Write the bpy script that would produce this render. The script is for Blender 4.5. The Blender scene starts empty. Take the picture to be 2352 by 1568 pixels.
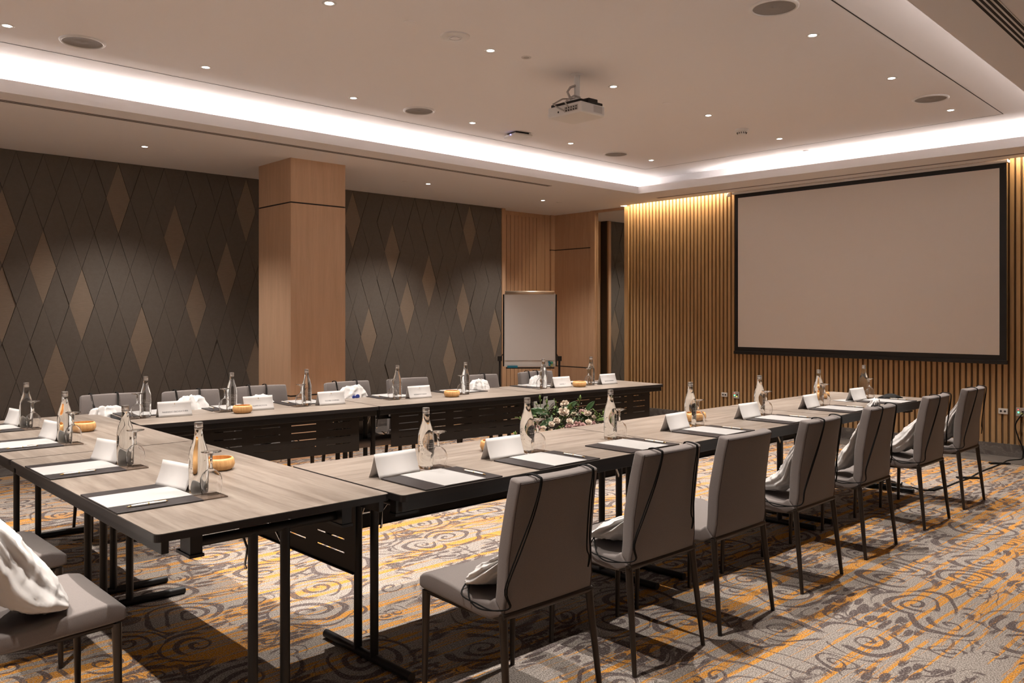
import bpy, math, random
from mathutils import Vector, Matrix, noise, Euler
R = math.radians; PI = math.pi
S = bpy.context.scene; COL = S.collection

# ------------------------------------------------------------------ camera, world, exposure
cam = bpy.data.cameras.new('camera'); cam.sensor_width = 36; cam.lens = 1905/2352*36
cam.shift_y = -62/2352; cam.clip_start = .05
co = bpy.data.objects.new('camera', cam); COL.objects.link(co); S.camera = co
co.location = (0, 0, 1.42); co.rotation_euler = (R(90), 0, R(46.63-90))
w = bpy.data.worlds.new('world'); S.world = w; w.use_nodes = True
w.node_tree.nodes['Background'].inputs[0].default_value = (.9, .75, .65, 1)
w.node_tree.nodes['Background'].inputs[1].default_value = .02
S.view_settings.view_transform = 'Standard'; S.view_settings.look = 'None'
S.view_settings.gamma = 1; S.view_settings.exposure = 1.14; S.view_settings.use_curve_mapping = False

SPOT_W = 125.0; SOFFIT_W = 58.0; COVE_W = 2.9; WASH_W = 6.8
CH = 2.95; CZ = 3.18            # soffit height, coffer height
WX = 9.3; WY = 8.8              # screen wall, patterned wall
TZ = .755                       # table top

def area(name, loc, size, power, rot, color, spread=180):
    l = bpy.data.lights.new(name, 'AREA'); l.shape = 'RECTANGLE'; l.size, l.size_y = size
    l.energy = power; l.color = color; l.spread = R(spread)
    o = bpy.data.objects.new(name, l); COL.objects.link(o); o.location = loc; o.rotation_euler = rot
    return o
CW = (1, .93, .885)
# light strips lying in the cove trough behind the ceiling lip, shining up
area('cove_light', (3.58, 6.79, 2.985), (10.1, .05), COVE_W*10.1, (PI, 0, 0), CW)
area('cove_light', (8.74, 4.25, 2.985), (.05, 5.0), COVE_W*5.0, (PI, 0, 0), CW)
area('cove_light', (-1.54, 3.95, 2.985), (.05, 4.9), COVE_W*4.9, (PI, 0, 0), CW)  # unseen camera-side strip, added to brighten the ceiling
area('cove_light', (3.6, 1.34, 2.985), (9.6, .05), COVE_W*.75*9.6, (PI, 0, R(2.75)), CW)
# warm wall washer strips in the ceiling slot over the slatted wall
WARM = (1, .79, .54)
area('wall_washer', (9.2, 6.62, 3.05), (.04, 1.6), WASH_W*1.6, (0, R(12), 0), WARM)
area('wall_washer', (9.2, 1.6, 3.05), (.04, 1.9), WASH_W*1.9, (0, R(12), 0), WARM)

# ------------------------------------------------------------------ helpers
class MB:
    def __init__(s): s.v = []; s.f = []; s.m = []; s.cur = 0
    def add(s, vs, fs):
        b = len(s.v); s.v += [tuple(p) for p in vs]
        for f in fs: s.f.append([i+b for i in f]); s.m.append(s.cur)
    def box(s, x0, x1, y0, y1, z0, z1):
        s.add([(x0,y0,z0),(x1,y0,z0),(x1,y1,z0),(x0,y1,z0),(x0,y0,z1),(x1,y0,z1),(x1,y1,z1),(x0,y1,z1)],
              [(3,2,1,0),(4,5,6,7),(0,1,5,4),(1,2,6,5),(2,3,7,6),(3,0,4,7)])
    def prism(s, poly, z0, z1):
        n = len(poly)
        s.add([(p[0],p[1],z0) for p in poly]+[(p[0],p[1],z1) for p in poly],
              [tuple(range(n))[::-1], tuple(range(n,2*n))]+[(i,(i+1)%n,n+(i+1)%n,n+i) for i in range(n)])
    def tube(s, pts, r, n=8, cap=True):
        pts = [Vector(p) for p in pts]; N = len(pts)
        rs = r if isinstance(r, (list, tuple)) else [r]*N
        up = Vector((0,0,1)); vs = []; prev = None
        for i, p in enumerate(pts):
            t = (pts[min(i+1,N-1)]-pts[max(i-1,0)]).normalized()
            if prev is None:
                a = up.cross(t)
                if a.length < .05: a = Vector((1,0,0)).cross(t)
            else: a = prev - t*prev.dot(t)
            a.normalize(); b = t.cross(a); prev = a
            for k in range(n):
                an = 2*PI*(k+.5)/n; vs.append(p+(a*math.cos(an)+b*math.sin(an))*rs[i])
        fs = [(i*n+k, i*n+(k+1)%n, (i+1)*n+(k+1)%n, (i+1)*n+k) for i in range(N-1) for k in range(n)]
        if cap: fs += [tuple(range(n))[::-1], tuple(range((N-1)*n, N*n))]
        s.add(vs, fs)
    def lathe(s, prof, n=20, c=(0,0,0)):
        vs = []; fs = []; idx = []
        for r, z in prof:
            if r < 1e-6: idx.append([len(vs)]*n); vs.append((c[0],c[1],c[2]+z))
            else:
                idx.append(list(range(len(vs), len(vs)+n)))
                vs += [(c[0]+r*math.cos(2*PI*k/n), c[1]+r*math.sin(2*PI*k/n), c[2]+z) for k in range(n)]
        for i in range(len(prof)-1):
            for k in range(n):
                q = [idx[i][k], idx[i][(k+1)%n], idx[i+1][(k+1)%n], idx[i+1][k]]
                u = []
                for a in q:
                    if a not in u: u.append(a)
                if len(u) > 2: fs.append(tuple(u))
        s.add(vs, fs)
    def grid(s, F, B, nu, nv):      # closed slab between two grids of points
        vs = [F(i/nu, j/nv) for j in range(nv+1) for i in range(nu+1)]+[B(i/nu, j/nv) for j in range(nv+1) for i in range(nu+1)]
        W = nu+1; o = W*(nv+1); fs = []
        for j in range(nv):
            for i in range(nu):
                a = j*W+i; fs.append((a,a+1,a+W+1,a+W)); fs.append((o+a+W,o+a+W+1,o+a+1,o+a))
        per = [i for i in range(nu+1)]+[j*W+nu for j in range(1,nv+1)]+[nv*W+i for i in range(nu-1,-1,-1)]+[j*W for j in range(nv-1,0,-1)]
        for k in range(len(per)):
            a, b = per[k], per[(k+1)%len(per)]; fs.append((b,a,o+a,o+b))
        s.add(vs, fs)
    def build(s, name, mats, parent=None, smooth=False, bevel=0, seg=2, loc=None):
        me = bpy.data.meshes.new(name); me.from_pydata([tuple(v) for v in s.v], [], s.f)
        if not isinstance(mats, (list, tuple)): mats = [mats]
        for m in mats: me.materials.append(m)
        me.polygons.foreach_set('material_index', s.m)
        if smooth: me.polygons.foreach_set('use_smooth', [True]*len(me.polygons))
        me.update()
        o = bpy.data.objects.new(name, me); COL.objects.link(o)
        if parent: o.parent = parent
        if loc: o.location = loc
        if bevel:
            b = o.modifiers.new('bevel', 'BEVEL'); b.width = bevel; b.segments = seg; b.limit_method = 'ANGLE'; b.angle_limit = R(35)
        return o
def smooth_by_angle(o, deg=35):
    me = o.data; me.polygons.foreach_set('use_smooth', [True]*len(me.polygons)); me.set_sharp_from_angle(angle=R(deg)); return o
def tag(o, label=None, cat=None, group=None, kind=None):
    if label: o['label'] = label
    if cat: o['category'] = cat
    if group: o['group'] = group
    if kind: o['kind'] = kind
    return o
def thing(name, label, cat, loc, rz=0, group=None):
    o = bpy.data.objects.new(name, None); COL.objects.link(o); o.empty_display_size = .05
    o.location = loc; o.rotation_euler = (0, 0, rz); return tag(o, label, cat, group)
def kids(o): return [c for c in bpy.data.objects if c.parent == o]
def copy_tree(o, parent=None, cache={}):
    c = o.copy(); COL.objects.link(c)
    if parent: c.parent = parent
    if o.name not in cache: cache[o.name] = kids(o)
    for ch in cache[o.name]: copy_tree(ch, c)
    return c
class Repeat:
    def __init__(s, maker): s.maker = maker; s.first = None
    def place(s, loc, rz, label, cat, group):
        if s.first is None: s.first = o = s.maker()
        else: o = copy_tree(s.first)
        o.location = loc; o.rotation_euler = (0, 0, rz); return tag(o, label, cat, group)
def struct(o, label=None): return tag(o, label, None, None, 'structure')

# ------------------------------------------------------------------ materials
def mat(name, color, rough=.5, metal=0, spec=.5, **kw):
    m = bpy.data.materials.new(name); m.use_nodes = True; b = m.node_tree.nodes['Principled BSDF']
    b.inputs['Base Color'].default_value = (*color, 1); b.inputs['Roughness'].default_value = rough
    b.inputs['Metallic'].default_value = metal; b.inputs['Specular IOR Level'].default_value = spec
    for k, v in kw.items(): b.inputs[k.replace('_', ' ')].default_value = v
    return m
class N:
    def __init__(s, m): s.t = m.node_tree; s.b = s.t.nodes['Principled BSDF']
    def n(s, typ, **kw):
        o = s.t.nodes.new(typ)
        for k, v in kw.items(): setattr(o, k, v)
        return o
    def put(s, sock, v):
        if hasattr(v, 'links'): s.t.links.new(v, sock)
        else: sock.default_value = v
    def math(s, op, a, b=None, c=None, clamp=False):
        o = s.n('ShaderNodeMath', operation=op, use_clamp=clamp); s.put(o.inputs[0], a)
        if b is not None: s.put(o.inputs[1], b)
        if c is not None: s.put(o.inputs[2], c)
        return o.outputs[0]
    def vmath(s, op, a, b=None):
        o = s.n('ShaderNodeVectorMath', operation=op); s.put(o.inputs[0], a)
        if b is not None: s.put(o.inputs[1], b)
        return o.outputs[0]
    def coord(s, scale=(1,1,1), src='Object', rot=(0,0,0)):
        t = s.n('ShaderNodeTexCoord'); m = s.n('ShaderNodeMapping'); s.t.links.new(t.outputs[src], m.inputs[0])
        m.inputs['Scale'].default_value = scale; m.inputs['Rotation'].default_value = rot; return m.outputs[0]
    def noise(s, vec, scale=5, detail=4, rough=.5, dist=0, col=False):
        o = s.n('ShaderNodeTexNoise'); s.put(o.inputs['Vector'], vec); o.inputs['Scale'].default_value = scale
        o.inputs['Detail'].default_value = detail; o.inputs['Roughness'].default_value = rough; o.inputs['Distortion'].default_value = dist
        return o.outputs['Color' if col else 'Fac']
    def ramp(s, fac, stops):
        o = s.n('ShaderNodeValToRGB'); s.put(o.inputs[0], fac); e = o.color_ramp.elements
        while len(e) < len(stops): e.new(.5)
        for x, (p, c) in zip(e, stops): x.position = p; x.color = (*c, 1) if len(c) == 3 else c
        return o.outputs[0]
    def mix(s, f, a, b, mode='MIX'):
        o = s.n('ShaderNodeMix', data_type='RGBA', blend_type=mode); s.put(o.inputs[0], f)
        s.put(o.inputs[6], a if hasattr(a, 'links') else (*a, 1)); s.put(o.inputs[7], b if hasattr(b, 'links') else (*b, 1))
        return o.outputs[2]
    def ss(s, x, a, b):
        o = s.n('ShaderNodeMapRange', interpolation_type='SMOOTHSTEP'); s.put(o.inputs[0], x)
        o.inputs[1].default_value = a; o.inputs[2].default_value = b; return o.outputs[0]
    def color(s, v): s.put(s.b.inputs['Base Color'], v)
    def bump(s, h, strength=.3, dist=.002):
        o = s.n('ShaderNodeBump'); o.inputs['Strength'].default_value = strength; o.inputs['Distance'].default_value = dist
        s.put(o.inputs['Height'], h); s.put(s.b.inputs['Normal'], o.outputs[0])

def srgb(r, g, b):
    f = lambda c: (c/255/12.92) if c <= 10 else ((c/255+.055)/1.055)**2.4
    return (f(r), f(g), f(b))

M = {}
M['plaster'] = mat('ceiling_paint', (.77, .745, .745), .9, spec=.1)
n = N(M['plaster']); n.bump(n.noise(n.coord(), 60, 3), .04, .001)
def wood(name, a, b, c, axis, rough=.45, sc=1.0, spec=.3):
    m = mat(name, a, rough, spec=spec); n = N(m)
    v = n.coord(axis); g = n.noise(v, 2.2*sc, 7, .62, .6); g2 = n.noise(v, 14*sc, 4, .6)
    f = n.math('ADD', n.math('MULTIPLY', g, .75), n.math('MULTIPLY', g2, .25))
    n.color(n.ramp(f, [(.34, a), (.5, b), (.66, c)])); n.bump(f, .06, .001); return m
M['top'] = wood('greyed_oak_laminate', (.135, .108, .088), (.195, .162, .135), (.25, .215, .182), (.55, 7, 7), .42, 1.6)
M['oak'] = wood('oak_veneer', (.47, .295, .178), (.52, .33, .205), (.57, .37, .232), (7, 7, .45), .5, 1.3)
M['oakp'] = wood('pillar_oak_brightened', (.57, .375, .24), (.62, .41, .27), (.67, .45, .30), (7, 7, .45), .5, 1.3)  # oak colour lightened to stand in for light the pillar lacks
M['slat'] = wood('oak_slat', (.34, .205, .095), (.42, .26, .125), (.48, .305, .155), (9, 9, .5), .5, 1.2)
M['slatback'] = mat('slat_backing', (.15, .09, .045), .8)
M['black'] = mat('black_powder_coat', (.012, .012, .013), .42, spec=.35)
M['edge'] = mat('black_table_edge', (.016, .014, .014), .4, spec=.35)
M['panelb'] = mat('black_modesty_metal', (.014, .011, .009), .5, spec=.3)
M['bronze'] = mat('dark_bronze_tube', (.045, .036, .030), .38, metal=.6)
M['chrome'] = mat('polished_metal', (.75, .72, .68), .2, metal=1)
M['silver'] = mat('silver_cap', (.62, .60, .58), .32, metal=1)
M['gold'] = mat('gold_fitting', (.75, .52, .22), .28, metal=1)
M['white'] = mat('white_plastic', (.66, .64, .62), .4)
M['greyp'] = mat('grey_perforated_metal', (.40, .37, .35), .6)
M['mesh'] = mat('speaker_mesh', (.27, .25, .24), .7)
M['slotm'] = mat('vent_slot', (.12, .10, .09), .8)
M['clampm'] = mat('champagne_aluminium', (.62, .50, .38), .35, metal=.7)
M['gap'] = mat('panel_backing', (.065, .056, .048), .9)
M['dark'] = mat('shadow_gap', (.02, .016, .014), .8)
M['cord'] = mat('black_cord', (.006, .006, .006), .75, spec=.2)
M['paper'] = mat('white_paper_dimmed', (.33, .325, .32), .75, spec=.2)  # white darkened for flat sheets, offsetting the strong light from above
M['card'] = mat('white_card_brightened', (.60, .585, .575), .7, spec=.2)  # same white made lighter to offset weak light on upright faces
M['ink'] = mat('grey_ink', (.09, .09, .10), .8)
M['leather'] = mat('black_leather', (.020, .016, .016), .5, spec=.35)
n = N(M['leather']); n.bump(n.noise(n.coord(), 900, 2), .15, .0005)
M['tray'] = mat('smoked_coaster', (.12, .088, .068), .18)
M['bowl'] = wood('bamboo', (.50, .27, .10), (.60, .34, .14), (.68, .41, .18), (40, 40, 5), .4, 1)
M['stone'] = mat('grey_marble', (.14, .125, .115), .35)
n = N(M['stone']); v = n.coord(); g = n.noise(v, 3.5, 8, .65, 2.2)
n.color(n.ramp(g, [(.3, (.065, .057, .052)), (.48, (.12, .108, .10)), (.5, (.21, .195, .18)), (.52, (.13, .115, .105)), (.75, (.17, .155, .145))]))
M['fabric'] = mat('taupe_chair_fabric', (.135, .112, .104), .85, spec=.25, Sheen_Weight=.15)
n = N(M['fabric']); v = n.coord(); wv = n.n('ShaderNodeTexChecker'); n.put(wv.inputs['Vector'], v); wv.inputs['Scale'].default_value = 420
g = n.noise(v, 350, 2); n.color(n.mix(n.math('MULTIPLY', g, .6), (.21, .185, .175), (.11, .097, .091))); n.bump(wv.outputs['Fac'], .35, .0006)
M['piping'] = mat('dark_seam_thread', (.035, .022, .020), .8)
M['cloth'] = mat('white_nonwoven_cloth', (.58, .57, .56), .8, spec=.2)
n = N(M['cloth']); v = n.coord(); n.bump(n.noise(v, 9, 3, .5, 1.0), .35, .006)
M['blue'] = mat('blue_print', (.03, .07, .42), .6)
M['screen'] = mat('matte_projection_surface', (.74, .69, .65), .9, spec=.1)
M['mirror'] = mat('mirror_silvering', (.80, .80, .76), .02, metal=1)
M['light'] = mat('lamp_lens', (1, 1, 1)); b = M['light'].node_tree.nodes['Principled BSDF']
b.inputs['Emission Color'].default_value = (1, .95, .86, 1); b.inputs['Emission Strength'].default_value = 14
def glow(name, c, s):
    m = mat(name, c); b = m.node_tree.nodes['Principled BSDF']; b.inputs['Emission Color'].default_value = (*c, 1); b.inputs['Emission Strength'].default_value = s; return m
M['gled'] = glow('green_led', (.05, 1, .25), 4); M['rled'] = glow('red_led', (1, .05, .05), 2.5); M['yled'] = glow('yellow_led', (.8, .9, .05), 2); M['bled'] = glow('blue_led', (.15, .15, 1), 6)
M['glass'] = mat('clear_glass', (1, 1, 1), 0.0, Transmission_Weight=1.0, IOR=1.45)
M['water'] = mat('water_filled_glass', (.97, .99, .985), 0.0, Transmission_Weight=1.0, IOR=1.34)
# leaf and petal
M['leaf'] = mat('green_leaf', (.035, .085, .025), .45); M['leaf2'] = mat('fresh_green_leaf', (.12, .19, .04), .5)
M['petal'] = mat('cream_petal', (.62, .52, .42), .6); M['pink'] = mat('dusty_pink_petal', (.42, .26, .24), .6)
M['teal'] = mat('teal_plastic', (.01, .17, .26), .5); M['green'] = mat('green_magnet', (.05, .3, .2), .5); M['yellow'] = mat('olive_magnet', (.35, .36, .1), .5)

# patterned carpet: grey ground, amber streaks along the room, dark scrolls
m = M['carpet'] = mat('scroll_carpet', (.3, .27, .24), .95, spec=.05); n = N(m)
v = n.coord(); warpn = n.noise(v, 1.7, 2, .5, 0, True)
warp = n.vmath('MULTIPLY', n.vmath('SUBTRACT', warpn, (.5, .5, .5)), (.30, .30, 0)); vw = n.vmath('ADD', v, warp)
def scroll(freq, turns, seed, rad, wid, rnd=.75):
    mp = n.n('ShaderNodeMapping'); n.put(mp.inputs[0], vw); mp.inputs['Scale'].default_value = (freq, freq, 0); mp.inputs['Location'].default_value = (seed, seed*.37, 0)
    vo = n.n('ShaderNodeTexVoronoi', voronoi_dimensions='2D', feature='F1'); n.put(vo.inputs['Vector'], mp.outputs[0]); vo.inputs['Scale'].default_value = 1; vo.inputs['Randomness'].default_value = rnd
    d = n.vmath('SUBTRACT', mp.outputs[0], vo.outputs['Position']); sx = n.n('ShaderNodeSeparateXYZ'); n.put(sx.inputs[0], d)
    cs = n.n('ShaderNodeSeparateColor'); n.put(cs.inputs[0], vo.outputs['Color'])
    x = sx.outputs[0]; y = sx.outputs[1]
    flip = n.math('SUBTRACT', n.math('MULTIPLY', n.math('GREATER_THAN', cs.outputs[1], .5), 2), 1); y = n.math('MULTIPLY', y, flip)
    th = n.math('ARCTAN2', y, x); r = n.math('SQRT', n.math('ADD', n.math('MULTIPLY', x, x), n.math('MULTIPLY', y, y)))
    ph = n.math('ADD', th, n.math('MULTIPLY', cs.outputs[0], 6.283))
    # spiral arms: r grows with angle
    k = n.math('SUBTRACT', n.math('MULTIPLY', n.math('POWER', r, .8), turns*6.283), ph)
    wv = n.math('COSINE', k)
    # stroke swells and thins
    th2 = n.math('ADD', wid, n.math('MULTIPLY', n.math('SINE', n.math('ADD', ph, n.math('MULTIPLY', r, 7))), .38))
    line = n.ss(n.math('SUBTRACT', wv, th2), -.06, .12)
    mask = n.ss(r, rad, rad-.03)
    brk = n.ss(n.noise(mp.outputs[0], 1.6, 1, .5), .40, .47)
    return n.math('MULTIPLY', n.math('MULTIPLY', line, mask), n.math('MAXIMUM', brk, n.ss(r, .16, .12))), r
s1, r1 = scroll(2.1, 6.4, 3.1, .44, .40, .8)
s2, r2 = scroll(4.4, 4.6, 11.7, .38, .38, .8)
# leafy dabs between the scrolls
lv = n.n('ShaderNodeTexVoronoi', voronoi_dimensions='2D', feature='F1'); mp = n.n('ShaderNodeMapping'); n.put(mp.inputs[0], vw); mp.inputs['Scale'].default_value = (7.5, 24, 0); mp.inputs['Rotation'].default_value = (0, 0, .6); n.put(lv.inputs['Vector'], mp.outputs[0]); lv.inputs['Scale'].default_value = 1
dab = n.math('MULTIPLY', n.ss(lv.outputs['Distance'], .40, .34), n.ss(n.noise(v, 2.1, 1), .47, .52))
s2m = n.math('MULTIPLY', s2, n.ss(r1, .40, .46))
dabm = n.math('MULTIPLY', dab, n.ss(r1, .34, .40))
# long sweeping veins
vn = n.noise(vw, 1.35, 1, .4, 1.2); vein = n.math('MULTIPLY', n.ss(n.math('ABSOLUTE', n.math('SUBTRACT', n.math('FRACT', n.math('MULTIPLY', vn, 9)), .5)), .09, .05), n.ss(r1, .38, .44))
vein = n.math('MULTIPLY', vein, n.ss(n.noise(v, 1.1, 1), .42, .5))
dk = n.math('MAXIMUM', n.math('MAXIMUM', s1, s2m), n.math('MAXIMUM', dabm, n.math('MULTIPLY', vein, .85)), clamp=True)
erode = n.noise(v, 110, 2); dk = n.math('MULTIPLY', dk, n.ss(erode, .30, .44))
st = n.noise(n.coord((.32, 8.5, 1)), 1.5, 4, .62, .2); st2 = n.noise(n.coord((.9, 34, 1)), 1.2, 3, .7)
stf = n.math('ADD', n.math('MULTIPLY', st, .58), n.math('MULTIPLY', st2, .42))
amber = n.math('MULTIPLY', n.ss(stf, .514, .534), n.ss(n.noise(v, 130, 2), .30, .50))
ground = n.ramp(n.noise(v, 170, 6, .85), [(.42, (.09, .077, .067)), (.5, (.255, .225, .20)), (.58, (.50, .455, .415))])
orange = n.ramp(n.noise(v, 170, 2), [(.38, (.34, .13, .008)), (.6, (.68, .31, .032))])
c1 = n.mix(n.math('MULTIPLY', amber, .92), ground, orange)
darkc = n.ramp(n.noise(v, 170, 2), [(.35, (.05, .038, .037)), (.65, (.125, .10, .097))])
n.color(n.mix(n.math('MULTIPLY', dk, .93), c1, darkc)); n.bump(n.noise(v, 300, 2), .12, .002)

def panel_mat(name, a, b, sc):
    m = mat(name, a, .9, spec=.12); n = N(m); v = n.coord(sc); n.color(n.mix(n.noise(v, 30, 5, .7), a, b)); n.bump(n.noise(v, 60, 2), .2, .001); return m
M['dia'] = panel_mat('charcoal_brown_panel_fabric', (.108, .095, .082), (.15, .132, .116), (1, 1, 1))
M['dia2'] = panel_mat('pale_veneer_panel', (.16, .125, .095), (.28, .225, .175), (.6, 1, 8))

# ------------------------------------------------------------------ room shell
X0, Y0 = -3.2, -2.2
b = MB(); b.box(X0, WX, Y0, WY, -.1, 0); struct(b.build('floor', M['carpet']))
b = MB(); b.box(WX-.45, WX, Y0, WY, 0, .004); b.box(X0, WX-.45, WY-.44, WY, 0, .004)
struct(b.build('trim_1', M['stone']), 'grey marble border between carpet and skirting')
b = MB(); b.box(WX-.034, WX-.004, Y0, 7.40, 0, .13); struct(b.build('baseboard_far', M['stone']))
b = MB(); b.box(X0, 8.09, WY-.03, WY-.002, 0, .10); struct(b.build('baseboard_left', M['stone']))
# screen wall
b = MB(); b.box(WX+.03, WX+.2, Y0, 9.6, 0, 3.3); struct(b.build('wall_back', M['slatback']))
# slatted oak on the screen wall
b = MB(); b.cur = 1; b.box(WX+.0, WX+.03, Y0, 7.46, .13, 3.2); b.cur = 0
b.box(WX-.05, WX+.03, 7.40, 7.47, 0, CH)
y = 7.375
while y > Y0+.05:
    b.box(WX-.028, WX, y-.034, y, .13, 3.12); y -= .0562
struct(b.build('wall_far', [M['slat'], M['slatback']]), 'oak wall of narrow vertical slats behind the projection screen')
# flat oak panels between mirror and corner
b = MB(); b.box(WX, WX+.05, 8.03, 8.88, 0, CH); b.box(9.22, WX+.05, 8.88, 9.12, 0, CH); b.box(WX-.035, WX+.02, 8.035, 8.12, 0, CH)
b.cur = 1
for z in (.62, 2.405): b.box(WX-.002, WX, 8.14, 8.881, z, z+.014); b.box(9.219, WX, 8.879, 8.882, z, z+.014); b.box(9.2185, 9.22, 8.88, 9.0, z, z+.014)
struct(b.build('wall_corner', [M['oak'], M['dark']]), 'flat oak veneer panels with dark reveal lines in the room corner')
b = MB(); b.box(WX-.03, WX+.02, 7.46, 7.475, 0, CH); b.box(WX-.03, WX+.02, 7.475, 8.04, CH-.03, CH)
struct(b.build('trim_2', M['oak']), 'thin oak edging around the tall mirror')
b = MB(); b.box(WX+.005, WX+.015, 7.475, 8.035, 0, CH-.03)
tag(b.build('mirror', M['mirror']), 'tall narrow wall mirror between oak panel and slatted wall', 'mirror')
# patterned wall: diamonds standing proud of a dark backing
b = MB(); b.box(X0, 8.16, WY, WY+.3, 0, 3.3); struct(b.build('wall_side', M['gap']))
def clip(poly, x0, x1, z0, z1):
    def cut(P, f, inter):
        o = []
        for i in range(len(P)):
            a, c = P[i], P[(i+1)%len(P)]; fa, fc = f(a), f(c)
            if fa >= 0: o.append(a)
            if (fa >= 0) != (fc >= 0):
                t = fa/(fa-fc); o.append((a[0]+(c[0]-a[0])*t, a[1]+(c[1]-a[1])*t))
        return o
    for f in (lambda p: p[0]-x0, lambda p: x1-p[0], lambda p: p[1]-z0, lambda p: z1-p[1]):
        if len(poly) < 3: return []
        poly = cut(poly, f, None)
    return poly
rnd = random.Random(4)
PZ = .3575
def diamonds(b, ax, wd, xa, xb, light, seed):
    rr = random.Random(seed)
    for row in range(-7, 6):
        zc = 2.225+row*PZ; off = 0 if row % 2 == 0 else wd/2
        for k in range(-30, 34):
            # row even: vertices at ax+k*wd, so diamond centres lie midway
            xc = ax+wd/2+k*wd+off
            P = [(xc-wd/2, zc), (xc, zc-PZ), (xc+wd/2, zc), (xc, zc+PZ)]
            g = .987; P = [(xc+(p[0]-xc)*g, zc+(p[1]-zc)*g) for p in P]
            P = clip(P, xa, xb, .10, CH-.002)
            if len(P) < 3: continue
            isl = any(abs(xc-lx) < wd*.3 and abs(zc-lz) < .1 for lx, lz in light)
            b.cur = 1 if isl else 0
            h = .004 if isl else .005+.007*rr.random(); tx = rr.uniform(-.03, .03)*(0 if isl else 1); tz = (.014*math.sin(row*2.1+xc*.5)+rr.uniform(-.007, .007))*(0 if isl else 1)
            F = [(p[0], WY-.004-h-tx*(p[0]-xc)-tz*(p[1]-zc), p[1]) for p in P]
            nn = len(P); B = [(p[0], WY, p[1]) for p in P]
            b.add(F+B, [tuple(range(nn))]+[((i+1)%nn, i, nn+i, nn+(i+1)%nn) for i in range(nn)])
LW = .2265; RW = .237
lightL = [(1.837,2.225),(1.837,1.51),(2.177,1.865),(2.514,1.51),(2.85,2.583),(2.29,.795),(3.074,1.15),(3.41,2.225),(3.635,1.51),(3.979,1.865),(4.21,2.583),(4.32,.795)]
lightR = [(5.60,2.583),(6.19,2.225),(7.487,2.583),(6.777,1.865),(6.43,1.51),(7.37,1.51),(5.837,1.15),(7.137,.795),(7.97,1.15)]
# centres sit half a cell beside the vertices of their own row
b = MB(); b.cur = 0
def dpanel(b, v0, wd, xa, xb, light, seed): diamonds(b, v0, wd, xa, xb, light, seed)
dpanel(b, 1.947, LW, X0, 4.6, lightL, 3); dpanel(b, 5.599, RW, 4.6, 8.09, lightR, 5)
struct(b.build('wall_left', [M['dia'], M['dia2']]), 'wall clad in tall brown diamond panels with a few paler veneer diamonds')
b = MB(); b.box(8.09, 8.155, WY-.03, 9.0, 0, CH)                      # frame post beside the diamonds
b.box(8.155, 9.22, 8.93, 8.96, CH-.06, CH); b.box(9.12, 9.22, 8.915, 8.96, 0, CH); b.box(8.155, 9.22, 8.96, 9.15, 0, 3.2)
struct(b.build('trim_3', M['oak']), 'oak frame around the slatted door niche')
b = MB(); x = 8.17
while x < 9.12-.05:
    wdt = .078 if x < 8.93 else .19
    b.box(x, min(x+wdt-.008, 9.125), 8.925, 8.96, 0, CH-.06); x += wdt
struct(b.build('door_1', M['oak']), 'slatted oak door panel in the far corner')
# pillar clad in oak
px0, px1, py0 = 3.985, 4.60, 7.36
b = MB()
for z0, z1 in ((0, .615), (.63, 2.51), (2.524, CH)): b.box(px0, px1, py0, py0+.67, z0, z1)
b.cur = 1; b.box(px0+.006, px1-.006, py0+.006, py0+.664, .6, 2.53)
struct(b.build('wall_pillar', [M['oakp'], M['dark']]), 'square oak clad pillar with dark reveal line against the diamond wall')
# walls behind the camera
b = MB(); b.box(X0-.1, X0, Y0, WY, 0, 3.3); struct(b.build('wall_near', M['plaster']))
b = MB(); b.box(X0, WX+.2, Y0-.1, Y0, 0, 3.3); struct(b.build('wall_right', M['plaster']))
# ceiling: soffit ring, lip, trough and raised coffer
LIPS = [(-1.3, 6.55), (8.39, 6.55), (8.58, 1.827), (-1.3, 1.353)]     # opening edge
def outset(P, d):
    c = Vector((sum(p[0] for p in P)/4, sum(p[1] for p in P)/4)); o = []
    for i in range(4):
        a, p, q = Vector(P[i-1]), Vector(P[i]), Vector(P[(i+1)%4])
        def nrm(u, v):
            e = (v-u).normalized(); nn = Vector((e.y, -e.x)); return nn if nn.dot((u+v)/2-c) > 0 else -nn
        n1, n2 = nrm(a, p), nrm(p, q); bb = (n1+n2).normalized(); o.append(tuple(p+bb*d/bb.dot(n1)))
    return o
b = MB()
OUT = [(X0, WY+.25), (9.14, WY+.25), (9.14, Y0), (X0, Y0)]
def ring(A, B, z0, z1=None):
    z1 = z0 if z1 is None else z1
    for i in range(4):
        j = (i+1) % 4; b.add([(*A[i], z0), (*A[j], z0), (*B[j], z1), (*B[i], z1)], [(0, 1, 2, 3)])
ring(OUT, LIPS, CH); b.box(9.14, WX+.1, 7.465, WY+.25, CH, CH+.02)
L2 = outset(LIPS, .02); T0 = outset(LIPS, .30)
ring(LIPS, LIPS, CH, CH+.09); ring(LIPS, L2, CH+.09); ring(L2, L2, CH+.09, CH+.02); ring(L2, T0, CH+.02); ring(T0, T0, CH+.02, CZ)
b.add([(*p, CZ) for p in T0], [(0, 1, 2, 3)])
b.box(9.14, 9.145, Y0, 7.465, CH, 3.2); b.box(9.14, WX+.05, Y0, 7.465, 3.14, 3.2); b.box(9.145, WX, 7.46, 7.465, CH, 3.14)
struct(b.build('ceiling', M['plaster']), 'plastered ceiling with raised coffer and lit cove')
# shadow gap around the inner ceiling panel
PG = [(-.9, 6.14), (8.075, 6.20), (8.125, 2.335), (-.9, 1.875)]; PG2 = outset(PG, .009)
b = MB(); ring(PG, PG2, CZ-.0015); struct(b.build('trim_4', M['dark']), 'thin dark shadow gap around the inner ceiling panel')
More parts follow.
